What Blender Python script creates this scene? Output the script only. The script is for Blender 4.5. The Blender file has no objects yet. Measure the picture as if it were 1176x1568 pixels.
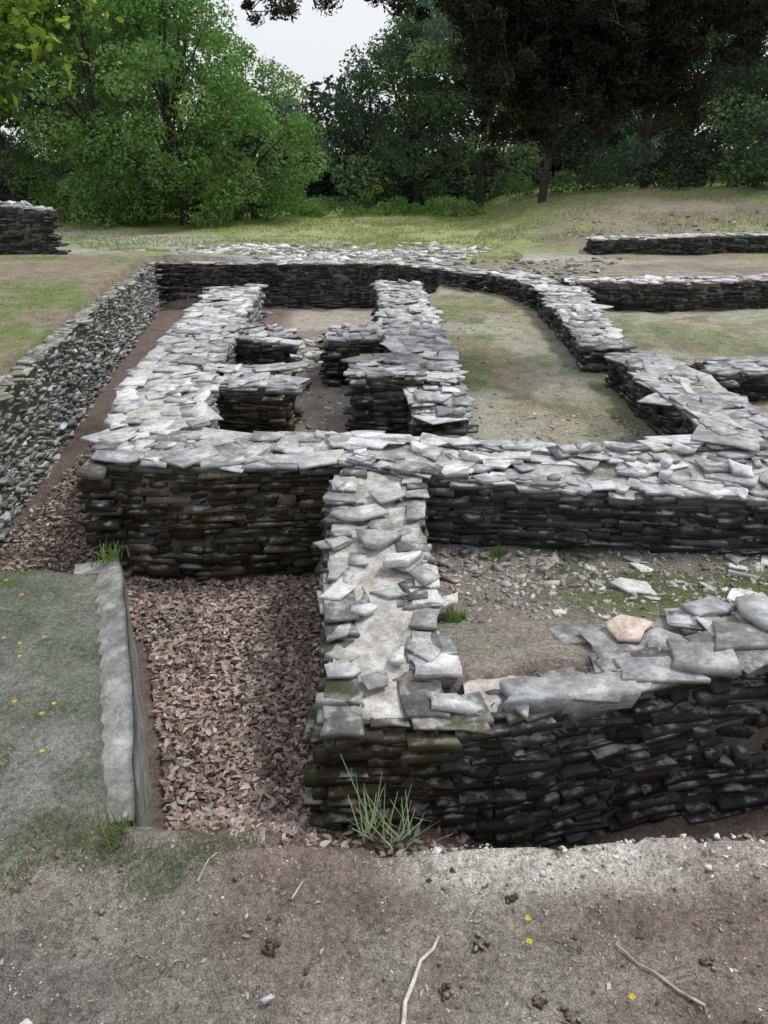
import bpy, math, numpy as np
from mathutils import Vector
R=np.random.default_rng(7)
scene=bpy.context.scene
# ---------------------------------------------------------------- helpers
def vnoise(x,y,s,seed=0):
    r=np.random.default_rng(seed).random((64,64))
    X=np.asarray(x)/s; Y=np.asarray(y)/s
    xi=np.floor(X).astype(int); yi=np.floor(Y).astype(int)
    fx=X-xi; fy=Y-yi; fx=fx*fx*(3-2*fx); fy=fy*fy*(3-2*fy)
    a=r[xi%64,yi%64]; b=r[(xi+1)%64,yi%64]; c=r[xi%64,(yi+1)%64]; d=r[(xi+1)%64,(yi+1)%64]
    return (a*(1-fx)+b*fx)*(1-fy)+(c*(1-fx)+d*fx)*fy
def fbm(x,y,s,seed=0,o=4):
    t=0;a=.5;n=0
    for i in range(o):
        t=t+a*vnoise(x,y,s/2**i,seed+i); n+=a; a*=.5
    return t/n
def ss(v,a,b):
    t=np.clip((np.asarray(v,dtype=float)-a)/(b-a),0,1); return t*t*(3-2*t)
def sd(x,y,poly):
    d=np.full(x.shape,1e9); ins=np.zeros(x.shape,bool); n=len(poly)
    for i in range(n):
        ax,ay=poly[i]; bx,by=poly[(i+1)%n]
        ex,ey=bx-ax,by-ay; wx,wy=x-ax,y-ay
        t=np.clip((wx*ex+wy*ey)/(ex*ex+ey*ey),0,1)
        d=np.minimum(d,np.hypot(wx-ex*t,wy-ey*t))
        if abs(ey)>1e-9:
            c=((ay>y)!=(by>y)); xx=ax+(y-ay)*ex/ey
            ins^=(c&(x<xx))
    return np.where(ins,-d,d)
def mesh(name,V,Q,C=None,mat=None,smooth=False,parent=None):
    V=np.asarray(V,dtype=np.float32).reshape(-1,3); Q=np.asarray(Q,dtype=np.int32)
    k=Q.shape[1]
    me=bpy.data.meshes.new(name)
    me.vertices.add(len(V)); me.vertices.foreach_set('co',V.ravel())
    me.loops.add(Q.size); me.loops.foreach_set('vertex_index',Q.ravel())
    me.polygons.add(len(Q)); me.polygons.foreach_set('loop_start',np.arange(len(Q),dtype=np.int32)*k)
    me.update(calc_edges=True)
    if C is not None:
        C=np.asarray(C,dtype=np.float32)
        if C.shape[1]==3: C=np.hstack([C,np.zeros((len(C),1),np.float32)])
        at=me.color_attributes.new('Col','FLOAT_COLOR','POINT'); at.data.foreach_set('color',C.ravel())
    if smooth: me.polygons.foreach_set('use_smooth',np.ones(len(Q),bool))
    if mat: me.materials.append(mat)
    ob=bpy.data.objects.new(name,me); scene.collection.objects.link(ob)
    if parent: ob.parent=parent
    return ob
def empty(name,loc=(0,0,0)):
    e=bpy.data.objects.new(name,None); scene.collection.objects.link(e); return e
class Acc:
    def __init__(s): s.V=[];s.Q=[];s.C=[];s.n=0
    def add(s,V,Q,C):
        V=np.asarray(V,float).reshape(-1,3)
        s.V.append(V); s.Q.append(np.asarray(Q)+s.n); s.C.append(np.broadcast_to(np.asarray(C,float),(len(V),4)) if np.ndim(C)==1 else C); s.n+=len(V)
    def build(s,name,mat,**k): return mesh(name,np.vstack(s.V),np.vstack(s.Q),np.vstack(s.C),mat,**k)
# ---------------------------------------------------------------- materials
def newmat(name):
    m=bpy.data.materials.new(name); m.use_nodes=True; nt=m.node_tree; nt.nodes.clear()
    return m,nt,nt.nodes,nt.links
def mathn(N,L,op,a,b=None,clamp=False):
    n=N.new('ShaderNodeMath'); n.operation=op; n.use_clamp=clamp
    for i,v in enumerate((a,b)):
        if v is None: continue
        if isinstance(v,(int,float)): n.inputs[i].default_value=v
        else: L.new(v,n.inputs[i])
    return n.outputs[0]
def mixc(N,L,f,a,b,bt='MIX'):
    n=N.new('ShaderNodeMix'); n.data_type='RGBA'; n.blend_type=bt
    for s,v in ((0,f),(6,a),(7,b)):
        if isinstance(v,(int,float)): n.inputs[s].default_value=v
        elif isinstance(v,tuple): n.inputs[s].default_value=v
        else: L.new(v,n.inputs[s])
    return n.outputs[2]
def noise(N,L,co,sc,det=6,rough=.6):
    n=N.new('ShaderNodeTexNoise'); n.inputs['Scale'].default_value=sc; n.inputs['Detail'].default_value=det; n.inputs['Roughness'].default_value=rough
    L.new(co,n.inputs['Vector']); return n.outputs['Fac']
def ramp(N,L,f,a,b,va=0.,vb=1.):
    n=N.new('ShaderNodeMapRange'); n.inputs[1].default_value=a; n.inputs[2].default_value=b; n.inputs[3].default_value=va; n.inputs[4].default_value=vb
    L.new(f,n.inputs[0]); return n.outputs[0]
def stone_mat(name,lichen=.5,bump=.6):
    m,nt,N,L=newmat(name)
    at=N.new('ShaderNodeAttribute'); at.attribute_name='Col'
    g=N.new('ShaderNodeNewGeometry'); co=g.outputs['Position']
    mp=N.new('ShaderNodeMapping'); mp.inputs['Scale'].default_value=(1,1,6); L.new(co,mp.inputs['Vector']); st=mp.outputs[0]
    n1=noise(N,L,co,9,8,.65); n2=noise(N,L,st,28,7,.75); n3=noise(N,L,co,3.3,5,.6); n4=noise(N,L,co,130,3,.7)
    f=mathn(N,L,'MULTIPLY',ramp(N,L,n1,.3,.7,.6,1.35),ramp(N,L,n2,.3,.7,.62,1.35))
    f=mathn(N,L,'MULTIPLY',f,ramp(N,L,n4,.3,.7,.75,1.25))
    c=mixc(N,L,1.,at.outputs['Color'],f,'MULTIPLY')
    sep=N.new('ShaderNodeSeparateXYZ'); L.new(g.outputs['Normal'],sep.inputs[0])
    up=ramp(N,L,sep.outputs[2],.3,.9)
    lic=mathn(N,L,'MULTIPLY',ramp(N,L,n1,.5,.62),up); lic=mathn(N,L,'MULTIPLY',lic,lichen)
    c=mixc(N,L,lic,c,(.60,.60,.60,1))
    brn=mathn(N,L,'MULTIPLY',ramp(N,L,noise(N,L,co,5.5,7,.7),.54,.66),.4)
    c=mixc(N,L,brn,c,mixc(N,L,1.,c,(.72,.62,.48,1),'MULTIPLY'))
    ms=mathn(N,L,'MULTIPLY',ramp(N,L,n3,.5,.62),at.outputs['Alpha'],True)
    c=mixc(N,L,ms,c,(.045,.050,.012,1))
    bs=N.new('ShaderNodeBsdfPrincipled'); L.new(c,bs.inputs['Base Color']); bs.inputs['Roughness'].default_value=.75
    bs.inputs['Specular IOR Level'].default_value=.2
    hn=mathn(N,L,'ADD',mathn(N,L,'MULTIPLY',n1,.5),mathn(N,L,'MULTIPLY',n2,1.))
    bp=N.new('ShaderNodeBump'); bp.inputs['Strength'].default_value=bump; bp.inputs['Distance'].default_value=.009; L.new(hn,bp.inputs['Height']); L.new(bp.outputs[0],bs.inputs['Normal'])
    o=N.new('ShaderNodeOutputMaterial'); L.new(bs.outputs[0],o.inputs[0]); return m
def ground_mat():
    m,nt,N,L=newmat('ground_soil')
    at=N.new('ShaderNodeAttribute'); at.attribute_name='Col'
    g=N.new('ShaderNodeNewGeometry'); co=g.outputs['Position']
    n1=noise(N,L,co,5,8,.7); n2=noise(N,L,co,40,8,.75); n3=noise(N,L,co,160,3,.6)
    vo=N.new('ShaderNodeTexVoronoi'); vo.inputs['Scale'].default_value=70; L.new(co,vo.inputs['Vector'])
    f=mathn(N,L,'MULTIPLY',ramp(N,L,n1,.3,.7,.68,1.3),ramp(N,L,n2,.3,.7,.5,1.5))
    f=mathn(N,L,'MULTIPLY',f,ramp(N,L,n3,.3,.7,.62,1.38))
    c=mixc(N,L,1.,at.outputs['Color'],f,'MULTIPLY')
    peb=mathn(N,L,'MULTIPLY',ramp(N,L,vo.outputs['Distance'],.3,.2),ramp(N,L,n2,.55,.62),True)
    c=mixc(N,L,mathn(N,L,'MULTIPLY',peb,.4),c,(.46,.43,.41,1))
    dk=ramp(N,L,noise(N,L,co,14,6,.7),.56,.7)
    c=mixc(N,L,mathn(N,L,'MULTIPLY',dk,.5),c,(.09,.068,.052,1))
    bs=N.new('ShaderNodeBsdfPrincipled'); L.new(c,bs.inputs['Base Color']); bs.inputs['Roughness'].default_value=.95; bs.inputs['Specular IOR Level'].default_value=.1
    hn=mathn(N,L,'ADD',mathn(N,L,'MULTIPLY',n1,1.2),mathn(N,L,'ADD',mathn(N,L,'MULTIPLY',n2,1.2),mathn(N,L,'MULTIPLY',peb,.3)))
    bp=N.new('ShaderNodeBump'); bp.inputs['Strength'].default_value=.9; bp.inputs['Distance'].default_value=.028; L.new(hn,bp.inputs['Height']); L.new(bp.outputs[0],bs.inputs['Normal'])
    o=N.new('ShaderNodeOutputMaterial'); L.new(bs.outputs[0],o.inputs[0]); return m
def leaf_mat(name,tr=.35):
    m,nt,N,L=newmat(name)
    at=N.new('ShaderNodeAttribute'); at.attribute_name='Col'
    d=N.new('ShaderNodeBsdfPrincipled'); L.new(at.outputs['Color'],d.inputs['Base Color']); d.inputs['Roughness'].default_value=.6; d.inputs['Specular IOR Level'].default_value=.2
    t=N.new('ShaderNodeBsdfTranslucent'); L.new(at.outputs['Color'],t.inputs['Color'])
    mx=N.new('ShaderNodeMixShader'); mx.inputs[0].default_value=tr; L.new(d.outputs[0],mx.inputs[1]); L.new(t.outputs[0],mx.inputs[2])
    o=N.new('ShaderNodeOutputMaterial'); L.new(mx.outputs[0],o.inputs[0]); return m
def bark_mat():
    m,nt,N,L=newmat('bark')
    g=N.new('ShaderNodeNewGeometry'); n1=noise(N,L,g.outputs['Position'],12,6,.7)
    c=mixc(N,L,ramp(N,L,n1,.35,.65),(.018,.015,.012,1),(.045,.04,.032,1))
    bs=N.new('ShaderNodeBsdfPrincipled'); L.new(c,bs.inputs['Base Color']); bs.inputs['Roughness'].default_value=.9
    o=N.new('ShaderNodeOutputMaterial'); L.new(bs.outputs[0],o.inputs[0]); return m
STONE=stone_mat('slate_stone'); GROUND=ground_mat(); LEAF=leaf_mat('foliage'); BARK=bark_mat()
LITTER=leaf_mat('dead_leaf',.1); CEM=stone_mat('cement_render',.2,.7)
# ---------------------------------------------------------------- terrain
PIT=[(-1.02,2.1),(-1.62,3.92),(-3.6,3.95),(-3.15,5.2),(-3.5,7.4),(-4.05,11),(-4.7,16.1),(1.2,16.1),(.9,14.2),(.35,13),(.4,8),(.45,7),(.3,5.3),(0,5.0),(0,2.85),(1.2,3.08),(1.8,3.25),(4.8,3.5),(4.8,2.05),(1.5,1.98),(.6,1.95),(0,2.0)]
INNER=[(-2.1,5.3),(.6,5.3),(.6,12.5),(-2.3,12.5)]
ROOM=[(0,3.35),(0,5.0),(4.8,5.1),(4.8,3.6),(1.5,3.5)]
def H(x,y):
    x=np.asarray(x,float); y=np.asarray(y,float)
    base=.42*ss(y,4.0,5.5)*ss(-x,2.2,3.0)+.03*ss(-x,.9,1.3)
    far=.24+.12*ss(y,18,30)+.65*ss(x,2,9)*ss(y,17.5,26)+.25*ss(x,3.5,5)*ss(y,17.6,18.2)
    k=np.where(x>2.4,ss(y,12.7,13.4),ss(y,14.5,16.8))
    k=np.where(x<-2.8,ss(y,14.5,20),k)
    base=base*(1-k)+far*k
    base=base+1.5*ss(y,45,120)
    kz=ss(-x,.7,1.0)*ss(y,2.0,2.3)*(1-ss(y,4.1,4.6))
    base=base+(fbm(x,y,1.3,3)-.5)*.12*ss(y,0,1)*(1+ss(y,16,30)*1.5)*(1-kz*.7)+(fbm(x,y,.25,9)-.5)*.045
    wob=(fbm(x,y,.5,21)-.5)*.16
    d=sd(x,y,PIT)+wob*np.where((y<2.4),1,.3)*(1-.9*kz)
    base=base+.035*ss(np.abs(y-1.95),.14,.02)*ss(x,.1,.5)
    lvl=-.6+.3*ss(-sd(x,y,INNER),-.1,.1)-.28*ss(x,.15,.7)*(1-ss(y,3.3,3.5))
    lvl=lvl+.38*ss(y,2.75,2.15)*ss(-x,.0,.5)+(fbm(x,y,.4,5)-.5)*.08
    w=np.where((y>4.3)&(x<-2.3),.10,.07)
    m=1-ss(d,-w,.02)
    z=base*(1-m)+lvl*m
    d=sd(x,y,ROOM); m=(1-ss(d,-.08,.02))
    lr=-.2+.17*ss(y,4.5,3.4)+(fbm(x,y,.3,15)-.5)*.07
    z=z*(1-m)+lr*m
    return z
def axis(pieces):
    out=[pieces[0][0]]
    for a,b,s in pieces:
        n=max(1,int(round((b-a)/s))); out+=list(np.linspace(a,b,n+1)[1:])
    return np.array(out)
def geo(a,b,n): return a*(b/a)**(np.arange(1,n+1)/n)
xs=axis([(-4.8,4.8,.04)]); xs=np.concatenate([-geo(4.8,400,50)[::-1],xs,geo(4.8,400,50)])
ys=axis([(-1,.8,.2),(.8,6,.035),(6,17.,.08)]); ys=np.concatenate([[-200,-60,-20,-6,-2.5],ys,geo(17,500,80)])
X,Y=np.meshgrid(xs,ys); X=X.ravel();Y=Y.ravel(); Z=H(X,Y)
nx,ny=len(xs),len(ys)
i=np.arange(nx-1)[None,:]+np.arange(ny-1)[:,None]*nx; i=i.ravel()
Q=np.stack([i,i+1,i+nx+1,i+nx],1)
def lerp(a,b,m): return a*(1-m[:,None])+b*m[:,None]
def gcol(X,Y,Z):
    n=fbm(X,Y,.8,31); n2=fbm(X,Y,.3,41); n3=fbm(X,Y,2.5,51)
    c=np.tile(np.array([.33,.275,.245]),(len(X),1))
    c=lerp(c,np.array([.25,.245,.19]),ss(n,.5,.66)*.7)
    c=lerp(c,np.array([.42,.375,.34]),ss(n2,.5,.7)*.5)
    c=lerp(c,np.array([.22,.17,.145]),ss(fbm(X,Y,.45,91),.5,.66)*.75)
    c=lerp(c,np.array([.20,.205,.195]),ss(-X,.2,1.3)*(1-ss(Y,1.5,1.9))*.6)
    e=ss(np.abs(Y-1.93),.20,.03)*ss(X,-.1,.3); c=lerp(c,np.array([.66,.62,.57]),e*(.4+.6*ss(n2,.35,.55)))
    m=ss(-X-.35*Y*.95,.05,.35)*ss(Y,1.7,2.3)*(Y<4.6); c=lerp(c,np.array([.175,.195,.155]),m*(.55+.45*ss(n,.35,.6)))
    m2=m*ss(X,-2.0,-1.75)*ss(fbm(X,Y,.35,17),.42,.6); c=lerp(c,np.array([.27,.275,.255]),m2*.8)
    m=m*ss(-X,1.7,2.0)*ss(n2,.45,.6); c=lerp(c,np.array([.12,.17,.055]),m*.8)
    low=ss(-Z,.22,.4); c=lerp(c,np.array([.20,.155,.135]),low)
    m=low*ss(Y,5.5,6)*ss(X,-2,-1.6); c=lerp(c,np.array([.42,.37,.33]),m)
    m=1-ss(sd(X,Y,ROOM),-.1,.1); c=lerp(c,lerp(np.tile([.29,.26,.23],(len(X),1)),np.array([.16,.19,.095]),ss(n,.40,.58)*ss(X,.8,1.4)),m)
    m=ss(X,.3,.5)*ss(Y,5.0,5.4)*(1-ss(Y,14,15.5))
    cc=lerp(np.tile([.41,.40,.32],(len(X),1)),np.array([.23,.27,.13]),ss(fbm(X,Y,.9,61),.42,.6)*.8)
    cc=lerp(cc,np.array([.38,.31,.235]),ss(fbm(X,Y,.7,71),.53,.66)*.7)
    cc=lerp(cc,np.array([.16,.16,.12]),ss(fbm(X,Y,.35,73),.56,.7)*.55)
    c=lerp(c,cc,m)
    m=ss(-X,3.0,3.3)*ss(Y,4.8,5.4)*ss(Z,.1,.3)
    cc=lerp(np.tile([.27,.22,.165],(len(X),1)),np.array([.18,.235,.09]),ss(n,.42,.6))
    cc=lerp(cc,np.array([.34,.31,.25]),ss(n2,.5,.65)*.5)
    c=lerp(c,cc,m)
    g=np.tile([.23,.29,.09],(len(X),1)); g=lerp(g,np.array([.38,.39,.21]),ss(n3,.42,.6)*.75)
    g=lerp(g,np.array([.27,.235,.18]),ss(X,2.5,4.5)*ss(n,.3,.5)*(1-ss(Y,23,27)))
    m=ss(Y,15.5,17.0)
    s=np.tile([.42,.41,.37],(len(X),1)); s=lerp(s,np.array([.28,.31,.16]),ss(n,.5,.6))
    fg=ss(Y+.5*X,18.5,21); f=lerp(s,g,fg); c=lerp(c,f,m)
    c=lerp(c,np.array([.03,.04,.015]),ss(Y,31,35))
    return c
C=gcol(X,Y,Z)
mesh('ground',np.stack([X,Y,Z],1),Q,C,GROUND,smooth=True)
# ---------------------------------------------------------------- stones
q=[]
for r in range(2):
    for k in range(8): q.append((r*8+k,r*8+(k+1)%8,(r+1)*8+(k+1)%8,(r+1)*8+k))
q+=[(16,17,18,19),(16,19,20,23),(20,21,22,23),(3,2,1,0),(7,4,3,0),(7,6,5,4)]
SQ=np.array(q)
def outline(k,blocky):
    if blocky:
        cr=np.array([(.5,.5),(-.5,.5),(-.5,-.5),(.5,-.5)])+R.uniform(-.09,.09,(4,2)); 
        if R.random()<.5: cr=np.insert(cr,1,[R.uniform(-.3,.3),.5+R.uniform(.0,.06)],0)
    else:
        a=np.sort((np.arange(k)+R.uniform(-.36,.36,k))/k*2*math.pi); rr=R.uniform(.38,.64,k)
        cr=np.c_[np.cos(a)*rr,np.sin(a)*rr]
    pts=[tuple(p) for p in cr]
    while len(pts)<8:
        d=[math.dist(pts[i],pts[(i+1)%len(pts)]) for i in range(len(pts))]; j=int(np.argmax(d)); a,b=np.array(pts[j]),np.array(pts[(j+1)%len(pts)])
        m=a+(b-a)*R.uniform(.3,.7); nn=np.array([b[1]-a[1],a[0]-b[0]]); m=m+nn*R.uniform(-.09,.04)
        pts.insert(j+1,tuple(m))
    return pts
OUTB=np.array([outline(4,True) for _ in range(60)]); OUTF=np.array([outline(R.integers(4,6),False) for _ in range(120)])
def stones(P,C,blocky=None,zj=.09):
    """P rows: x,y,z,yaw,L,D,T,pitch,roll"""
    P=np.asarray(P,float); n=len(P)
    bl=np.zeros(n,bool) if blocky is None else np.asarray(blocky,bool)
    o=np.where(bl[:,None,None],OUTB[R.integers(60,size=n)],OUTF[R.integers(120,size=n)])
    rings=[]
    tx=R.normal(0,.10,(n,1,1)); ty=R.normal(0,.10,(n,1,1))
    for zz,(s0,s1) in ((-.5,(.90,1.0)),(R.uniform(-.1,.35),(1.0,1.02)),(.5,(.93,.995))):
        s=R.uniform(s0,s1,(n,1,1)); xy=o*s+R.uniform(-.02,.02,(n,8,2))
        z=np.full((n,8,1),zz)+R.uniform(-zj,zj,(n,8,1))+xy[...,:1]*tx+xy[...,1:]*ty
        rings.append(np.concatenate([xy,z],2))
    V=np.concatenate(rings,1)*P[:,None,4:7]
    cp,sp=np.cos(P[:,7])[:,None],np.sin(P[:,7])[:,None]; cr,sr=np.cos(P[:,8])[:,None],np.sin(P[:,8])[:,None]
    x,y,z=V[...,0],V[...,1],V[...,2]
    x,z=x*cp+z*sp,-x*sp+z*cp
    y,z=y*cr-z*sr,y*sr+z*cr
    c,s=np.cos(P[:,3])[:,None],np.sin(P[:,3])[:,None]
    x,y=x*c-y*s,x*s+y*c
    V=np.stack([x+P[:,0:1],y+P[:,1:2],z+P[:,2:3]],2).reshape(-1,3)
    Qs=(SQ[None]+(np.arange(n)*24)[:,None,None]).reshape(-1,4)
    return V,Qs,np.repeat(np.asarray(C,float),24,0)
FACE=dict(dark=([.042,.037,.036],.3),brown=([.046,.036,.024],.8),grey=([.20,.20,.20],.1),pale=([.215,.212,.205],.15))  # dark and brown: mossy slate, with the shade of wall faces painted in
def scol(base,var=.25,moss=0.):
    b=np.array(base)*(1+R.uniform(-var,var*1.2)); t=R.uniform(-.045,.05); b=b*np.array([1-t*.6,1,1+t]); return list(np.clip(b,.01,.75))+[moss]
WN=[0]
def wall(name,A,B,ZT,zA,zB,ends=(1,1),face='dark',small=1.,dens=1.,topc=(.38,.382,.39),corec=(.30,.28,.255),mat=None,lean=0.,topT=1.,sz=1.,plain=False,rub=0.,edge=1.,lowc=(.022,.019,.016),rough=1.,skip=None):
    WN[0]+=1; sd_=WN[0]
    acc=Acc(); A=np.array(A,float);B=np.array(B,float);ZT=np.array([(z,z) if np.isscalar(z) else z for z in ZT],float)
    n=len(A); sl=np.r_[0,np.cumsum(np.hypot(*np.diff((A+B)/2,axis=0).T))]; Ltot=sl[-1]
    def at(s,t):
        a=np.array([np.interp(s,sl,A[:,0]),np.interp(s,sl,A[:,1])]); b=np.array([np.interp(s,sl,B[:,0]),np.interp(s,sl,B[:,1])])
        z=np.interp(s,sl,ZT[:,0])*(1-t)+np.interp(s,sl,ZT[:,1])*t
        return a*(1-t)+b*t,z
    m=max(3,int(Ltot/.04)); k=13; S=np.linspace(.0 if plain else .05,Ltot-(0 if plain else .05),m)
    V=[]; wid=np.mean(np.hypot(*(A-B).T)); ins=0 if plain else .05/wid
    for s in S:
        for t in np.linspace(ins,1-ins,k):
            p,z=at(s,t); V.append((p[0],p[1],z-.012))
    V=np.array(V); V[:,2]+=(fbm(V[:,0],V[:,1],.22,77)-.5)*.05+(fbm(V[:,0],V[:,1],.08,79)-.5)*.02
    if plain: V[:,0]+=(fbm(V[:,0],V[:,1],.4,78)-.5)*.05
    Qc=[]
    for a in range(m-1):
        for b in range(k-1): Qc.append((a*k+b,(a+1)*k+b,(a+1)*k+b+1,a*k+b+1))
    top=len(V)
    per=[a*k for a in range(m)]+[(m-1)*k+b for b in range(1,k)]+[a*k+k-1 for a in range(m-2,-1,-1)]+[b for b in range(k-2,0,-1)]
    np_=len(per); lev=8 if plain else 1; zb_=min(zA,zB)-.1
    for j in range(1,lev+1):
        bot=V[per].copy(); bot[:,2]=bot[:,2]*(1-j/lev)+zb_*j/lev
        if plain: w_=(fbm(bot[:,1]*1.,bot[:,2]+3,.25,55)-.5)*.06*min(1,j/2); bot[:,0]+=w_+.02*j/lev+.012*(j==1)
        V=np.vstack([V,bot])
    for j in range(lev):
        for a in range(np_):
            u0=per[a] if j==0 else top+(j-1)*np_+a; u1=per[(a+1)%np_] if j==0 else top+(j-1)*np_+(a+1)%np_
            Qc.append((u0,u1,top+j*np_+(a+1)%np_,top+j*np_+a))
    cc=np.zeros((len(V),4)); cc[:,:3]=corec
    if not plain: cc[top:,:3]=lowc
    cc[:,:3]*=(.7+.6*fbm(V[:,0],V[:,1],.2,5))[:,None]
    if plain:
        mo=ss(fbm(V[:,0],V[:,1]+V[:,2],.3,66),.45,.6)[:,None]*.6; cc[:,:3]=cc[:,:3]*(1-mo)+np.array([.17,.185,.155])*mo
    acc.add(V,Qc,cc)
    if plain: return acc.build(name,mat or CEM,smooth=True)
    P=[];CC=[];BK=[]
    fb,fm=FACE[face]
    def facing(p0,p1,z0,zb,za,outn,E0):
        d=np.hypot(*(p1-p0)); 
        if d<.05: return
        e=(p1-p0)/d; yaw=math.atan2(e[1],e[0]); z=z0-.04
        while z<max(zb,za)+.05:
            t=R.uniform(.016,.052)*small; s=-R.uniform(0,.1)
            while s<d:
                l=R.uniform(.07,.34)*small*(1.3 if t<.035 else 1)/rough
                if R.random()<.2: l*=.5
                c=s+l/2; zt=zb+(za-zb)*np.clip(c/d,0,1)
                wv=(float(vnoise(c+E0*3.1,z*1.5,.55,sd_))-.5)*.075+(float(vnoise(c+E0,z*4,.2,sd_+40))-.5)*.022
                tt=t*R.uniform(.75,1.2); big=R.random()<.06
                if big: tt*=1.9
                if z+wv+tt<zt+.015 and -.02<c<d+.02 and R.random()>.02:
                    D=R.uniform(.14,.22); off=R.uniform(-.045,.022)+lean*(z-z0)*-1
                    p=p0+e*c-outn*(D/2-off)
                    hi=np.clip((z+tt-(zt-.06))/.06,0,1)
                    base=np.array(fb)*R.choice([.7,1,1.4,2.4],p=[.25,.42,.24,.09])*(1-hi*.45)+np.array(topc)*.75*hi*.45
                    P.append((p[0],p[1],z+wv+tt/2+R.normal(0,.012)*(rough-1),yaw+R.uniform(-.08,.08)*rough,l*.98,D,tt*.95,R.normal(0,.035)*rough**2,R.uniform(-.06,.06)*rough))
                    CC.append(scol(base,.3,fm*R.uniform(0,1.2))); BK.append(R.random()<(.85 if rough==1 else .4))
                s+=l
            z+=t
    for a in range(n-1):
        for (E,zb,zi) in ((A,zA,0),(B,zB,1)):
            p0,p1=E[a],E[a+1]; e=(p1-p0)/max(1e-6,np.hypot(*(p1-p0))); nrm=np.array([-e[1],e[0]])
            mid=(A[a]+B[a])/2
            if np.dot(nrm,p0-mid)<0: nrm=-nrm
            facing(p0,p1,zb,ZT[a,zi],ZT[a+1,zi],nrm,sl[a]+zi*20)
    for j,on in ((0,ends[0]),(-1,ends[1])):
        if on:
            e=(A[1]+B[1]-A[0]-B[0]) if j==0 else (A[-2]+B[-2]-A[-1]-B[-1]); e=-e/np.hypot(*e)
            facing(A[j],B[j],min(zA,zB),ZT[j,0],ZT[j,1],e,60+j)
    def ok(p): return skip is None or not skip(p)
    area=Ltot*wid; cnt=int(area/.024*dens)
    for _ in range(cnt):
        s=R.uniform(.0,Ltot); t=R.uniform(.14,.86); p,z=at(s,t); p2,_=at(min(s+.1,Ltot),t); p1_,_=at(max(0,s-.1),t); dd=p2-p1_; yy=math.atan2(dd[1],dd[0])
        if not ok(p): continue
        l=(.09+.32*R.random()**1.2)*sz; w_=l*R.uniform(.45,.85); T=R.uniform(.009,.026)*topT
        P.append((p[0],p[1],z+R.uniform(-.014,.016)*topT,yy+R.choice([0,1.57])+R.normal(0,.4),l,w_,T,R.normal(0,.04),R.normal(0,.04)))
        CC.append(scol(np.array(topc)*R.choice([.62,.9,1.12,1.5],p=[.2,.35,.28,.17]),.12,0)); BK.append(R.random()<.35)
    for side in (0,1):
        s=0
        while s<Ltot:
            l=R.uniform(.10,.38)*sz; t=.12 if side==0 else .88
            p,z=at(min(s+l/2,Ltot),t)
            p2,_=at(min(s+l/2+.05,Ltot+.0),t); p1_,_=at(max(0,s+l/2-.05),t); dd=p2-p1_; yy=math.atan2(dd[1],dd[0])
            for kk in range(2):
                if R.random()<edge*(.45+.4*dens) and ok(p):
                    P.append((p[0]+R.normal(0,.018),p[1]+R.normal(0,.018),z+R.uniform(-.018,.006)+kk*.014,yy+R.normal(0,.2),l*R.uniform(.8,1.1),R.uniform(.12,.22),R.uniform(.012,.032)*topT,R.normal(0,.045),R.normal(0,.045)))
                    CC.append(scol(np.array(topc)*R.choice([.7,1,1.35]),.15,0)); BK.append(R.random()<.5)
            s+=l*.9
    for _ in range(int(rub*area)):
        s=R.uniform(0,Ltot); t=R.uniform(.1,.9); p,z=at(s,t); l=R.uniform(.08,.2)
        P.append((p[0],p[1],z+R.uniform(.03,.06),R.uniform(0,6.3),l,l*.7,R.uniform(.02,.05),R.normal(0,.25),R.normal(0,.25))); CC.append(scol(np.array(topc)*R.choice([.8,1.3,1.6]),.1,0)); BK.append(False)
    V,Qs,Cs=stones(P,CC,BK); acc.add(V,Qs,Cs)
    return acc.build(name,mat or STONE)
W='dry_stone_wall'
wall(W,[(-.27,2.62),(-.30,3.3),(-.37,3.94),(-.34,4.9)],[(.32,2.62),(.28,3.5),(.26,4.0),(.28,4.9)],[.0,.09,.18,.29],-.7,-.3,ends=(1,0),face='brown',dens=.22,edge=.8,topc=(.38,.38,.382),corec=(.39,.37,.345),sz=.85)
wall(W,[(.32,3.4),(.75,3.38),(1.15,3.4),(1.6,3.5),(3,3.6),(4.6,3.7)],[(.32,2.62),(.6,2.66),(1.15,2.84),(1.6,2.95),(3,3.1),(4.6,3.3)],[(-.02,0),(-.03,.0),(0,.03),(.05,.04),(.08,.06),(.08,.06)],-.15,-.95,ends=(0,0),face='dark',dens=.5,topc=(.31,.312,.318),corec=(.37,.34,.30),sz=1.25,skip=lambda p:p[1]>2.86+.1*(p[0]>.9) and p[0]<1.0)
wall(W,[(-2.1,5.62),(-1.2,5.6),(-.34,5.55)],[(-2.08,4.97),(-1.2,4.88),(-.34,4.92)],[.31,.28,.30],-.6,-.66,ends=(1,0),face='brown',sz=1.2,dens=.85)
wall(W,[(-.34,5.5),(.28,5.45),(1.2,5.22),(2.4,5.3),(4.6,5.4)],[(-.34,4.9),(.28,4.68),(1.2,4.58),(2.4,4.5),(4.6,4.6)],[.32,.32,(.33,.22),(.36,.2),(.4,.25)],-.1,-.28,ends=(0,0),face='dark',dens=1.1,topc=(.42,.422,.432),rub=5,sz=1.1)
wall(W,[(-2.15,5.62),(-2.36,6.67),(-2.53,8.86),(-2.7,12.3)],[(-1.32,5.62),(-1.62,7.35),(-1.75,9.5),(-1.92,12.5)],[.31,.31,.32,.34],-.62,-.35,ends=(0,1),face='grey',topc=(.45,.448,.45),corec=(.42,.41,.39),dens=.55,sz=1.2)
wall(W,[(-1.62,7.75),(-.93,7.75)],[(-1.6,6.95),(-.91,6.9)],[.27,.27],-.35,-.35,ends=(0,1),face='brown')
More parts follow.
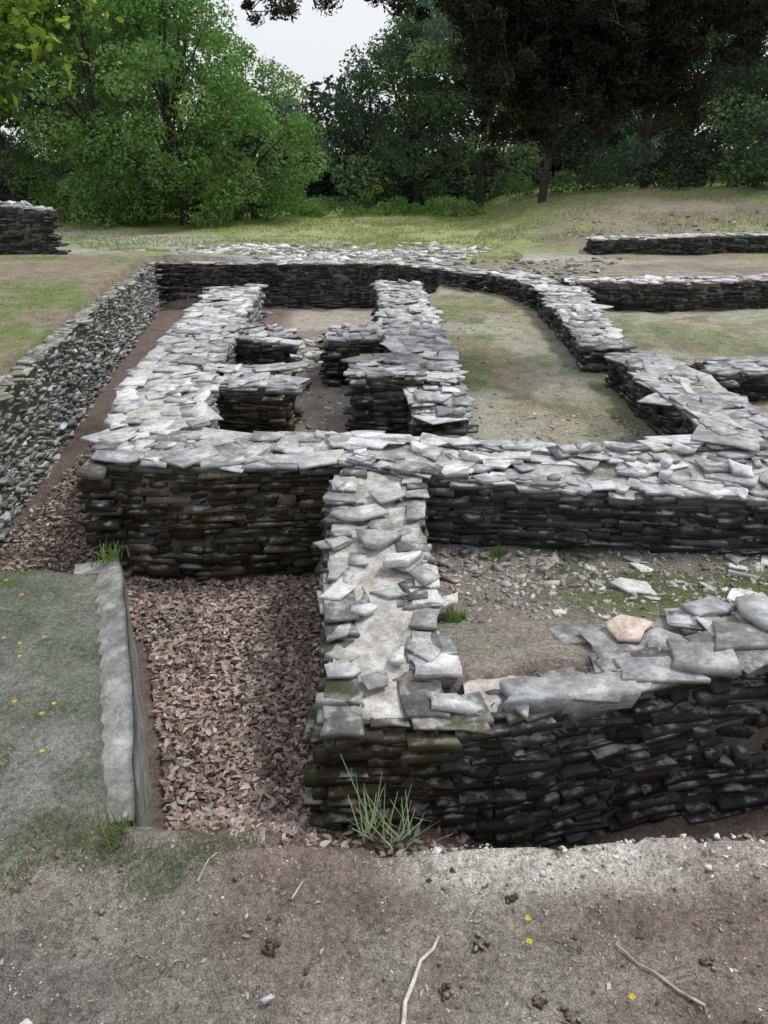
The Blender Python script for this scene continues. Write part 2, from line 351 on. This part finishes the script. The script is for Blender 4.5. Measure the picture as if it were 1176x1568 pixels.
wall(W,[(-1.75,9.9),(-1.2,9.8)],[(-1.75,9.0),(-1.1,8.9)],[.28,.22],-.35,-.35,ends=(0,1),face='dark',rub=8)
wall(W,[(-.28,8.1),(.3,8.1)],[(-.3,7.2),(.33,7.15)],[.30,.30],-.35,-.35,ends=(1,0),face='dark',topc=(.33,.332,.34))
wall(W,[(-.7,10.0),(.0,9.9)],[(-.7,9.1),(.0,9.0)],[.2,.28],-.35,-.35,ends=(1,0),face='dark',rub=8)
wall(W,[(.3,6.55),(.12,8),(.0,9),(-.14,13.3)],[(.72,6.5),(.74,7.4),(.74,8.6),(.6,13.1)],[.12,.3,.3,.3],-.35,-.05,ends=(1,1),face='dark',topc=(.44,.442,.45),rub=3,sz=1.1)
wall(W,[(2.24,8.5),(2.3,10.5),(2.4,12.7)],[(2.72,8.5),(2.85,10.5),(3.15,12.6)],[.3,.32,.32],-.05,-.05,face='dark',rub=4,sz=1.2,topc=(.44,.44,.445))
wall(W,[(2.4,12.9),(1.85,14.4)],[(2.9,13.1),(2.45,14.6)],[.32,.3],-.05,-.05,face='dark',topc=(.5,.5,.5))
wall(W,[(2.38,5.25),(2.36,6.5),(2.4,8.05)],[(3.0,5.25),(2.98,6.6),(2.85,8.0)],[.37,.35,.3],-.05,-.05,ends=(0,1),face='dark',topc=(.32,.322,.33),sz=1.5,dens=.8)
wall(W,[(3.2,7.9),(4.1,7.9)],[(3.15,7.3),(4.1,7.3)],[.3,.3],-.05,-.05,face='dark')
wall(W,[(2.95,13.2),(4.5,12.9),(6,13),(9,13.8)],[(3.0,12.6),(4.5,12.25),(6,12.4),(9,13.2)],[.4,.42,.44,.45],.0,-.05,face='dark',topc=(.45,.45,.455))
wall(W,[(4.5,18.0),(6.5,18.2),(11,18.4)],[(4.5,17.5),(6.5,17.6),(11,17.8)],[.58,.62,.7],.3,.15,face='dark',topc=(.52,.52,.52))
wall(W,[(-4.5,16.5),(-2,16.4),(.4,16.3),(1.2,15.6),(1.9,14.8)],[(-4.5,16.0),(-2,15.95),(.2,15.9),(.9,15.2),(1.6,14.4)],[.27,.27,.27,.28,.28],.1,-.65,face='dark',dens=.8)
wall('stone_retaining_wall',[(-3.72,4.1),(-3.27,5.2),(-3.6,7.4),(-4.15,11),(-4.85,16.1)],[(-3.45,4.1),(-2.98,5.2),(-3.32,7.4),(-3.85,11),(-4.5,16.0)],[.34,.40,.40,.36,.3],.2,-.65,face='pale',small=.8,rough=1.7,dens=.1,edge=.4,topc=(.25,.24,.2),corec=(.24,.23,.14),lowc=(.17,.165,.155),lean=.03)
wall('stone_field_wall',[(-10,17.0),(-6.9,16.9)],[(-10,16.2),(-6.5,16.1)],[1.55,1.25],.1,.1,face='dark',small=1.3,topc=(.36,.36,.36),rub=8)
wall('rendered_kerb_wall',[(-1.22,2.13),(-1.50,3.1),(-1.84,4.04)],[(-.93,2.13),(-1.22,3.1),(-1.55,4.04)],[(-.06,-.02),(-.01,.06),(.02,.07)],-.0,-.7,corec=(.27,.272,.262),plain=True)
# ---------------------------------------------------------------- loose stones
def poly_pts(poly,n):
    p=np.array(poly); lo=p.min(0);hi=p.max(0); out=[]
    tot=0
    while tot<n:
        c=R.uniform(lo,hi,(n*2,2)); c=c[sd(c[:,0],c[:,1],poly)<0]; out.append(c); tot+=len(c)
    return np.vstack(out)[:n]
def scatter_stones(pts,l0,l1,col,var=.3,T=(.12,.35),tilt=.15,emb=.0):
    n=len(pts); l=R.uniform(0,1,n)**2*(l1-l0)+l0; z=H(pts[:,0],pts[:,1]); t=l*R.uniform(*T,n)
    P=np.stack([pts[:,0],pts[:,1],z+t*.25-emb,R.uniform(0,6.3,n),l,l*R.uniform(.55,.9,n),t,R.normal(0,tilt,n),R.normal(0,tilt,n)],1)
    return stones(P,[scol(np.array(col)*R.choice([.6,1,1.3]),var) for _ in range(n)])
acc=Acc()
acc.add(*scatter_stones(poly_pts([(-4.3,16.6),(1.5,16.6),(2.5,19),(-4,18.8)],800),.05,.38,(.50,.50,.49),T=(.08,.2)))
acc.add(*scatter_stones(poly_pts([(-5.5,16.9),(.8,17.6),(1.5,20),(-4.5,19.2)],260),.05,.3,(.52,.52,.51),T=(.08,.2)))
acc.add(*scatter_stones(poly_pts([(.4,3.4),(2.5,3.5),(2.5,4.6),(.35,4.6)],1500),.012,.055,(.33,.30,.275),tilt=.4))
acc.add(*scatter_stones(poly_pts([(.4,4.05),(1.4,3.9),(1.4,4.55),(.35,4.6)],120),.03,.12,(.24,.215,.20),tilt=.3))
acc.add(*scatter_stones(poly_pts([(-1.4,9.9),(-.75,9.8),(-.7,11.5),(-1.6,11.5)],60),.1,.35,(.42,.41,.39)))
acc.add(*scatter_stones(poly_pts([(-1.0,5.8),(-.4,5.8),(-.2,12),(-1.2,12)],300),.02,.1,(.42,.39,.35)))
acc.add(*scatter_stones(poly_pts([(.8,5.4),(2.3,5.4),(2.3,7),(1.2,7)],500),.012,.05,(.36,.34,.31)))
acc.add(*scatter_stones(poly_pts([(.8,6),(2.2,6),(2.3,13),(.8,13)],250),.01,.06,(.30,.28,.24)))
acc.add(*scatter_stones(poly_pts([(1.3,3.7),(3,3.8),(3,4.5),(1.6,4.5)],26),.08,.28,(.46,.46,.45),T=(.06,.11)))
acc.add(*scatter_stones(poly_pts([(1.5,14.2),(3,13),(5,16.8),(1.5,16.6)],300),.04,.2,(.26,.25,.23)))
acc.add(*scatter_stones(poly_pts([(4,18.6),(12,18.8),(12,22),(5,22)],260),.04,.18,(.30,.27,.24)))
def slab(x,y,z,yaw,L,D,T,c,p=0,r=0,b=False): acc.add(*stones([(x,y,z,yaw,L,D,T,p,r)],[list(c)+[0]],[b]))
slab(.82,2.83,-.005,.12,.62,.17,.10,(.36,.37,.375),b=True)
slab(1.22,3.28,.045,.1,.28,.2,.028,(.60,.48,.41),0,.08)
slab(1.72,3.15,.085,.5,.36,.32,.03,(.22,.23,.22)); slab(1.5,3.02,.06,-.2,.3,.2,.05,(.28,.285,.285),b=True)
slab(1.9,3.35,.12,1.1,.36,.24,.035,(.42,.43,.44)); slab(.32,3.52,.05,.9,.20,.10,.03,(.60,.58,.54)); slab(.27,2.98,.05,.4,.17,.12,.03,(.58,.59,.60))
slab(.06,3.0,.07,1.2,.14,.07,.03,(.58,.58,.58)); slab(.3,2.72,.03,-.1,.24,.10,.03,(.52,.52,.53)); slab(.1,3.75,.19,.5,.22,.15,.045,(.70,.70,.70)); slab(-.05,3.95,.21,.1,.32,.2,.04,(.34,.35,.36))
slab(.95,3.55,-.03,.5,.12,.09,.02,(.5,.5,.5)); slab(-.15,4.25,.24,.2,.3,.22,.025,(.46,.46,.47)); slab(.02,4.5,.265,1.4,.32,.22,.025,(.42,.425,.43)); slab(-.1,3.35,.12,.2,.15,.1,.02,(.5,.5,.51))
acc.build('loose_stones',STONE)
acc=Acc()
acc.add(*scatter_stones(poly_pts([(-2.2,.7),(2.2,.7),(2.6,2.0),(-.9,2.0),(-2.4,2.2)],6500),.003,.014,(.31,.27,.245)))
acc.add(*scatter_stones(poly_pts([(-2.2,.7),(2.2,.7),(2.6,2.0),(-.9,2.0),(-2.4,2.2)],320),.008,.025,(.15,.115,.095),T=(.3,.6)))
acc.add(*scatter_stones(poly_pts([(.0,1.84),(2.6,1.84),(2.6,2.02),(.0,2.02)],650),.008,.035,(.52,.49,.45),emb=.006))
acc.add(*scatter_stones(poly_pts([(-2.2,.7),(2.2,.7),(2.6,1.9),(-.9,1.9)],40),.012,.035,(.42,.42,.41),T=(.1,.25)))
for x,y in ((.30,1.62),(.45,1.43),(.52,1.40),(.18,1.46),(-.35,1.58),(-.5,1.2),(1.0,1.35),(.98,1.55),(.42,1.78)): 
    zz=float(H(np.array([x]),np.array([y]))[0])+.006
    for k in range(9): slab(x+R.normal(0,.012),y+R.normal(0,.012),zz,R.uniform(0,6),R.uniform(.012,.026),R.uniform(.01,.018),.012,(.09,.068,.05),R.normal(0,.3),R.normal(0,.3))
slab(-1.0,1.35,.01,.3,.07,.05,.012,(.62,.62,.6)); slab(-.33,1.42,.02,.2,.05,.03,.012,(.5,.52,.56))
acc.build('gravel',STONE)
# ---------------------------------------------------------------- leaves
def axes(n,flat):
    a=R.normal(size=(n,3)); a[:,2]*=(1-flat); a/=np.linalg.norm(a,axis=1)[:,None]+1e-9
    b=R.normal(size=(n,3)); b[:,2]*=(1-flat); b=np.cross(a,np.cross(a,b)); b/=np.linalg.norm(b,axis=1)[:,None]+1e-9
    return a,b,np.cross(a,b)
def leafq(P,size,asp=.55,flat=0.,fold=.15):
    n=len(P); a,b,nn=axes(n,flat); s=np.asarray(size)[:,None]*.5
    V=np.stack([P-a*s,P+b*s*asp+nn*s*fold,P+a*s,P-b*s*asp+nn*s*fold],1).reshape(-1,3)
    return V,np.arange(n*4).reshape(-1,4)
def leaf6(P,size,asp=.5,flat=.6,curl=.3):
    n=len(P); a,b,nn=axes(n,flat); s=np.asarray(size)[:,None]*.5; cu=R.uniform(-curl,curl,(n,1)); fo=R.uniform(-.1,.45,(n,1))
    V=np.stack([P-a*s+nn*s*cu,P-a*s*.35+b*s*asp+nn*s*fo,P+a*s*.4+b*s*asp*.8+nn*s*fo,P+a*s+nn*s*cu,P+a*s*.4-b*s*asp*.8+nn*s*fo,P-a*s*.35-b*s*asp+nn*s*fo],1).reshape(-1,3)
    q=np.array([[0,1,2,3],[0,3,4,5]]); return V,(q[None]+(np.arange(n)*6)[:,None,None]).reshape(-1,4)
def colr(n,base,var): 
    c=np.array(base)[None]*(1+R.uniform(-var,var,(n,1))); c=c*(1+R.uniform(-.12,.12,(n,3))); return np.hstack([c,np.zeros((n,1))])
acc=Acc()
pal=np.array([[.40,.32,.285],[.29,.225,.20],[.52,.44,.40],[.15,.115,.10],[.33,.235,.18]])
for poly,n in (([(-.85,2.25),(-1.5,4.1),(-2.6,4.3),(-2.3,4.9),(-.36,4.9),(-.3,2.4)],14000),([(-3.0,4.2),(-2.1,4.4),(-2.3,6.5),(-2.5,9),(-3.2,9),(-3.0,5.2)],5000),([(-.9,2.1),(2.6,2.1),(2.6,2.9),(-.3,2.6)],1500)):
    p=poly_pts(poly,n); z=H(p[:,0],p[:,1])
    keep=z<(-.3 if n>2500 else -.2); p=p[keep];z=z[keep]; k=len(p)
    V,Qq=leaf6(np.c_[p,z+R.uniform(.0,.025,k)],R.uniform(.025,.065,k),.5,.75,.4)
    c=pal[R.choice(5,k,p=[.3,.25,.12,.23,.1])]*(1+R.uniform(-.2,.2,(k,1)))*(.75+.5*fbm(p[:,0],p[:,1],.5,19))[:,None]
    acc.add(V,Qq,np.repeat(np.c_[c,np.zeros(k)],6,0))
p=poly_pts([(-2,.8),(2.2,.8),(2.5,1.9),(-1.2,2.0)],700); V,Qq=leaf6(np.c_[p,H(p[:,0],p[:,1])+.006],R.uniform(.01,.03,700),.4,.8,.3)
acc.add(V,Qq,np.repeat(np.c_[pal[R.choice(5,700)]*.7,np.zeros(700)],6,0))
acc.build('leaf_litter',LITTER)
def blades(pts,h,w,col,var=.3,lean=.35,z=None):
    n=len(pts); z=H(pts[:,0],pts[:,1]) if z is None else z; hh=np.asarray(h)*R.uniform(.5,1.2,n); an=R.uniform(0,6.3,n); 
    dx,dy=np.cos(an)*w*.5,np.sin(an)*w*.5; l=R.normal(0,lean,(n,2))*hh[:,None]
    b=np.c_[pts,z-.005]
    V=np.stack([b-np.c_[dx,dy,0*dx],b+np.c_[dx,dy,0*dx],b+np.c_[l[:,0]+dx*.3,l[:,1]+dy*.3,hh],b+np.c_[l[:,0]-dx*.3,l[:,1]-dy*.3,hh*.98]],1).reshape(-1,3)
    return V,np.arange(n*4).reshape(-1,4),np.repeat(colr(n,col,var),4,0)
acc=Acc()
def patchy(poly,n,s,th,seed):
    p=poly_pts(poly,n); return p[fbm(p[:,0],p[:,1],s,seed)>th]
acc.add(*blades(patchy([(-9,19.5),(3,19.5),(6,33),(-14,33)],40000,2,.38,1),.055,.025,(.27,.34,.11)))
acc.add(*blades(patchy([(2,19),(16,19),(18,30),(4,30)],24000,1.5,.47,2),.08,.025,(.31,.33,.17)))
acc.add(*blades(patchy([(-4.4,16.8),(3,16.8),(3,19.4),(-8,19.4)],12000,.8,.5,3),.06,.012,(.26,.32,.13)))
acc.add(*blades(patchy([(-7,5),(-3.7,5),(-5,16),(-10,16)],16000,.8,.48,31),.035,.008,(.19,.27,.09)))
acc.add(*blades(patchy([(.8,5.3),(2.3,5.3),(2.3,13),(.8,13)],14000,.9,.5,61),.02,.005,(.22,.27,.13)))
acc.add(*blades(patchy([(3.1,5.3),(6,5.3),(7,12),(3.1,12)],12000,.9,.5,61),.02,.005,(.22,.27,.13)))
acc.add(*blades(patchy([(.9,3.6),(3,3.7),(3,4.5),(.9,4.5)],6000,.4,.45,31),.025,.005,(.17,.24,.08)))
acc.add(*blades(patchy([(-2.8,1.9),(-1.4,1.9),(-1.95,4.0),(-3.8,4.0)],13000,.3,.45,41),.02,.004,(.14,.20,.08)))
acc.add(*blades(patchy([(-2.2,1.7),(-1.35,1.7),(-1.5,2.5),(-2.3,2.5)],5000,.3,.42,44),.03,.004,(.14,.22,.06)))
acc.add(*blades(patchy([(-1.3,1.75),(-.4,1.78),(-.45,2.2),(-1.3,2.2)],3000,.2,.48,6),.045,.004,(.19,.23,.12)))
acc.add(*blades(patchy([(-2,.8),(2.2,.8),(2.5,1.9),(-1.2,2.0)],8000,.3,.54,8),.014,.003,(.23,.235,.16)))
acc.build('grass',LEAF)
def weed(name,x,y,n,h,w,col,z=None):
    p=np.c_[R.normal(x,.02+h*.12,n),R.normal(y,.02+h*.12,n)]
    V,Qq,Cc=blades(p,h,w,col,.3,.45,None if z is None else np.full(n,z)); return mesh(name,V,Qq,Cc,LEAF)
weed('weed_plant',-.05,2.06,30,.17,.007,(.30,.38,.22),-.03); weed('weed_plant',.08,2.04,26,.15,.007,(.30,.38,.22),-.03)
weed('weed_plant',-1.60,3.98,50,.1,.012,(.14,.22,.06),.06); weed('weed_plant',.38,3.5,50,.07,.012,(.14,.24,.05)); weed('weed_plant',-.95,2.0,70,.1,.006,(.16,.22,.08)); weed('weed_plant',.75,4.5,50,.07,.012,(.12,.22,.04))
acc=Acc()
for (x,y) in [(-2.0,3.35),(-1.87,3.2),(-1.9,3.1),(-1.77,3.15),(-1.83,3.0),(-1.67,3.2),(-1.73,3.05),(-1.95,3.6),(-1.45,2.62),(-1.42,2.68),(-1.36,2.40),(-2.1,3.75),(.45,1.62),(.72,1.45),(.46,1.7),(-1.6,2.7),(-2.1,4.0)]:
    z=float(H(np.array([x]),np.array([y]))[0])+.02
    for k in range(7):
        a=k*.9+R.uniform(0,.3); r=.008
        p=np.array([[x,y,z],[x+math.cos(a-.35)*r,y+math.sin(a-.35)*r,z+.004],[x+math.cos(a)*r*1.4,y+math.sin(a)*r*1.4,z+.005],[x+math.cos(a+.35)*r,y+math.sin(a+.35)*r,z+.004]])
        acc.add(p,[[0,1,2,3]],np.array([.75,.62,.02,0]))
acc.build('yellow_flowers',LEAF)
def tube(acc,pts,rad,col,k=7):
    pts=np.array(pts,float); n=len(pts); V=[]
    for i in range(n):
        t=pts[min(i+1,n-1)]-pts[max(i-1,0)]; t/=np.linalg.norm(t)+1e-9
        u=np.cross(t,(0,0,1) if abs(t[2])<.9 else (1,0,0)); u/=np.linalg.norm(u); v=np.cross(t,u)
        for j in range(k):
            a=2*math.pi*j/k; V.append(pts[i]+(u*math.cos(a)+v*math.sin(a))*rad[i])
    Qq=[(i*k+j,i*k+(j+1)%k,(i+1)*k+(j+1)%k,(i+1)*k+j) for i in range(n-1) for j in range(k)]
    acc.add(V,Qq,np.array(list(col)+[0]))
def gz(x,y): return float(H(np.array([x]),np.array([y]))[0])
def twig(pts,r,col):
    acc=Acc(); P=[(x,y,gz(x,y)+r+.004) for x,y in pts]; tube(acc,P,np.linspace(r,r*.55,len(P)),col); acc.build('fallen_twig',STONE)
twig([(.05,1.33),(.056,1.37),(.06,1.42),(.085,1.48),(.11,1.55),(.15,1.59),(.17,1.63)],.008,(.60,.55,.50))
twig([(.92,1.42),(.86,1.47),(.81,1.53),(.77,1.56),(.72,1.62)],.005,(.40,.34,.29))
twig([(-.62,1.82),(-.60,1.90),(-.55,1.96)],.004,(.40,.34,.29)); twig([(-.3,1.75),(-.27,1.83)],.004,(.45,.4,.35))
# ---------------------------------------------------------------- trees
def crown(acc,cl,nper,ls,cols,flat=.3):
    for x,y,z,r in cl:
        n=int(nper*r*r); d=R.normal(size=(n,3)); d/=np.linalg.norm(d,axis=1)[:,None]
        rr=r*R.uniform(.45,1.12,n)**.6; P=np.c_[x,y,z]+d*rr[:,None]*np.array([1,1,.75])
        b=np.array(cols[R.integers(len(cols))])*R.uniform(.7,1.3)
        V,Qq=leafq(P,R.uniform(.6,1.3,n)*ls,.6,flat)
        c=colr(n,b,.3)
        acc.add(V,Qq,np.repeat(c,4,0))
def tree(name,x,y,h,rad,cols,trunk=.12,nc=45,nper=700,ls=.11,lowf=.15,lean=0,cr=(.38,1.0)):
    e=empty(name); z0=gz(x,y); T=Acc(); bc=(.05,.045,.035)
    th=h*.55; P=[(x+lean*t*th+.1*math.sin(t*5+x),y+.1*math.cos(t*4+x),z0-.1+th*t) for t in np.linspace(0,1,7)]
    tube(T,P,np.linspace(trunk,trunk*.45,7),bc)
    cl=[]
    for i in range(nc):
        u=R.uniform(0,1); zz=z0+h*(lowf+(1-lowf)*u); prof=math.sin(math.pi*min(1,(u*.85+.15)))**.6
        a=R.uniform(0,6.283); q=R.uniform(.35,1)**.7*rad*prof
        cl.append((x+lean*h*u+math.cos(a)*q,y+math.sin(a)*q,zz,R.uniform(*cr)*rad*.34))
    for c in cl[::2]:
        s=P[min(6,1+int(5*max(0,min(1,(c[2]-z0)/h))))]; m=(np.array(s)+np.array(c[:3]))/2+R.uniform(-.2,.2,3)
        tube(T,[s,m,c[:3]],[trunk*.35,trunk*.2,trunk*.07],bc,5)
    T.build('trunk',BARK,parent=e)
    A=Acc(); crown(A,cl,nper,ls,cols); A.build('crown',LEAF,parent=e)
BR=[(.15,.28,.07),(.10,.205,.05),(.21,.34,.10)]; MD=[(.09,.16,.055),(.06,.115,.042),(.14,.215,.085)]; DK=[(.028,.044,.025),(.04,.06,.036),(.05,.08,.048)]; BL=[(.105,.16,.11),(.06,.105,.072)]  # DK: shade of the wood interior put into the leaf colour
tree('broadleaf_tree',-8.6,25.5,6.8,3.0,BR,.16,68,850,.12,.02)
tree('broadleaf_tree',-6.1,25.0,6.4,2.6,BR,.15,68,850,.12,.02)
tree('broadleaf_tree',-4.2,26.5,4.9,2.1,BR,.13,60,1000,.11,.02)
tree('broadleaf_tree',-12,27,7.5,3.0,MD+DK,.16,50,600,.14,.05)
tree('broadleaf_tree',-9.5,30,9.5,3.0,BR,.18,60,600,.14,.2)
tree('broadleaf_tree',-7.4,31,8.0,1.9,BR,.18,45,700,.14,.2)
tree('broadleaf_tree',1.2,33,6.6,2.6,MD+BL,.16,55,650,.14,.08)
tree('broadleaf_tree',-.7,36,5.0,1.9,BL+MD,.16,45,600,.15,.05)
tree('broadleaf_tree',3.6,31,8.0,2.6,MD+BL,.16,50,600,.14,.2)
tree('broadleaf_tree',5.2,27,8.5,2.6,DK+MD,.15,45,450,.13,.3)
tree('broadleaf_tree',8.6,28,9,3.2,DK+BL[1:],.15,75,500,.13,.0)
tree('broadleaf_tree',12.3,26,7.5,3.0,BL+MD,.2,60,600,.13,.05)
tree('broadleaf_tree',16,28,8.5,3.2,BL,.2,50,500,.14,.05)
A=Acc(); cl=[]
for i in range(330):
    x=R.uniform(-34,38); y=R.uniform(38,50)
    top=10.0 if (x<-9.5 or x>1.0) else 3.9
    z=.6+R.uniform(0,1)**.8*top; cl.append((x,y,z,R.uniform(.9,1.7)))
crown(A,cl,190,.32,MD+BL+DK)
cl=[(R.uniform(1,34),R.uniform(36,42),.8+R.uniform(0,6),R.uniform(1,1.8)) for i in range(130)]; crown(A,cl,150,.34,DK+BL)
cl=[(R.uniform(-30,34),R.uniform(33,38),.5+R.uniform(0,1.9),R.uniform(.7,1.3)) for i in range(150)]
crown(A,cl,280,.2,DK+MD)
A.build('distant_woodland',LEAF)
A=Acc()
cl=[(R.uniform(-8,3.5),R.uniform(28,31.5),.4+R.uniform(0,.2),R.uniform(.15,.5)) for i in range(120)]; crown(A,cl,1300,.1,[(.12,.23,.05),(.16,.28,.08)])
cl=[(R.uniform(4,20),R.uniform(28,31),1.1+R.uniform(0,.4),R.uniform(.3,.7)) for i in range(50)]; crown(A,cl,900,.1,MD+BR[:1])
A.build('undergrowth',LEAF)
A=Acc(); crown(A,[(-.6,29.5,.95,.3),(-.2,29.6,1.15,.22)],900,.09,[(.45,.27,.04),(.30,.32,.06)]); crown(A,[(-.5,29.8,.9,.4)],900,.1,MD); A.build('orange_shrub',LEAF)
e=empty('pine_tree'); T=Acc(); bc=(.04,.03,.025)
tube(T,[(7.6,9,0),(7.5,9.1,2),(7.3,9.1,4),(7.2,9.2,8)],[.32,.28,.24,.15],bc,10)
A=Acc()
def sprays(c,rr,m):
    d=R.normal(size=(m,3)); d/=np.linalg.norm(d,axis=1)[:,None]
    P=c+d*(rr*R.uniform(0,1,m)**.6)[:,None]*np.array([1.15,1,.8]); V,Qq=leafq(P,R.uniform(.03,.085,m),.3,.1)
    A.add(V,Qq,np.repeat(colr(m,(.022,.030,.014) if R.random()<.93 else (.055,.045,.015),.4),4,0))  # needles coloured near black to carry their backlit shade
def bough(p1,droops,r0=.07):
    p0=np.array((7.3,9.1,4.7)); p1=np.array(p1,float); pts=[]
    for t in np.linspace(0,1,9): pts.append(p0*(1-t)+p1*t+np.array([0,0,.25*math.sin(t*3.1)])+R.normal(0,.04,3))
    tube(T,pts,np.linspace(r0,.015,9),bc,6)
    for (t,ln) in droops:
        k=min(7,int(t*8)); s=pts[k]*(1-(t*8-k))+pts[min(8,k+1)]*(t*8-k)
        dx,dy=R.normal(-.1,.25),R.normal(0,.25); seg=[]
        for u in np.linspace(0,1,6): seg.append(s+np.array([dx*u+.07*math.sin(u*6+t*9),dy*u,-ln*u**1.1])+R.normal(0,.015,3))
        tube(T,seg,np.linspace(.014,.004,6),bc,5)
        for u in np.linspace(.05,1,max(3,int(ln/.08))):
            j=min(4,int(u*5)); c=seg[j]*(1-(u*5-j))+seg[min(5,j+1)]*(u*5-j)
            for q_ in range(2):
                c2=c+R.normal(0,1,3)*np.array([.13,.13,.06]); tube(T,[c,c2],[.005,.003],bc,4); sprays(c2,R.uniform(.06,.16),int(R.uniform(70,170)))
bough((-1.1,8.9,3.75),[(t,R.uniform(.2,.45)) for t in np.linspace(.7,1,11)],.06)
bough((.2,9.0,3.95),[(t,R.uniform(.45,.7)) for t in np.linspace(.6,1,10)],.06)
bough((.95,8.6,3.9),[(t,R.uniform(.8,1.4)) for t in np.linspace(.6,1,14)])
bough((1.2,9.3,4.0),[(t,R.uniform(1.0,1.85)) for t in np.linspace(.66,1,16)])
bough((1.6,9.0,3.9),[(t,R.uniform(1.0,1.75)) for t in np.linspace(.78,1,14)])
bough((1.5,9.8,4.1),[(t,R.uniform(.8,1.5)) for t in np.linspace(.55,1,16)])
T.build('trunk',BARK,parent=e); A.build('needles',LEAF,parent=e)
e=empty('oak_tree'); T=Acc(); tube(T,[(-6.2,5.5,.3),(-6.1,5.5,2),(-6,5.6,4),(-5.8,5.6,6)],[.25,.2,.16,.1],bc,9)
A=Acc()
for p1 in ((-2.2,5.9,3.25),(-2.1,6.2,3.4),(-2.8,5.6,3.0)):
    tube(T,[(-6,5.6,3.6),((-6+p1[0])/2,5.7,3.7),p1],[.06,.035,.008],bc,5)
for i in range(95):
    c=np.array([R.uniform(-3.6,-1.85),R.uniform(5.2,6.2),0]); c[2]=2.56+.45*ss(c[0],-2.6,-1.9)+R.uniform(-.05,.7)
    m=50; P=c+R.normal(0,.10,(m,3)); V,Qq=leaf6(P,R.uniform(.05,.1,m),.5,.3); A.add(V,Qq,np.repeat(colr(m,(.24,.36,.05) if R.random()<.5 else (.07,.13,.03),.4),6,0))
T.build('trunk',BARK,parent=e); A.build('crown',LEAF,parent=e)
# ---------------------------------------------------------------- light, camera
w=bpy.data.worlds.new('World'); scene.world=w; w.use_nodes=True; N=w.node_tree.nodes; L=w.node_tree.links; N.clear()
EL,AZ=60,72
sky=N.new('ShaderNodeTexSky'); sky.sky_type='NISHITA'; sky.sun_disc=False; sky.sun_elevation=math.radians(EL); sky.sun_rotation=math.radians(AZ); sky.dust_density=4; sky.air_density=1.2
hs=N.new('ShaderNodeHueSaturation'); hs.inputs['Saturation'].default_value=.4; L.new(sky.outputs[0],hs.inputs['Color'])
mxn=mixc(N,L,.7,hs.outputs[0],(7.5,7.7,8.1,1))
bg=N.new('ShaderNodeBackground'); bg.inputs[1].default_value=.14; L.new(mxn,bg.inputs[0])
o=N.new('ShaderNodeOutputWorld'); L.new(bg.outputs[0],o.inputs[0])
sl=bpy.data.lights.new('sun','SUN'); sl.energy=2.2; sl.angle=math.radians(10); sl.color=(1,.98,.94)
so=bpy.data.objects.new('sun',sl); scene.collection.objects.link(so)
d=Vector((math.sin(math.radians(AZ))*math.cos(math.radians(EL)),math.cos(math.radians(AZ))*math.cos(math.radians(EL)),math.sin(math.radians(EL))))
so.rotation_euler=d.to_track_quat('Z','Y').to_euler(); so.location=d*30
cam=bpy.data.cameras.new('camera'); co=bpy.data.objects.new('camera',cam); scene.collection.objects.link(co)
cam.sensor_fit='VERTICAL'; cam.sensor_height=24; cam.lens=24*1184/1568; cam.clip_end=2000; cam.clip_start=.05
co.location=(0,0,2.2); co.rotation_euler=(math.radians(90-24.7),0,0); scene.camera=co
scene.view_settings.view_transform='Standard'; scene.view_settings.look='None'; scene.view_settings.exposure=0
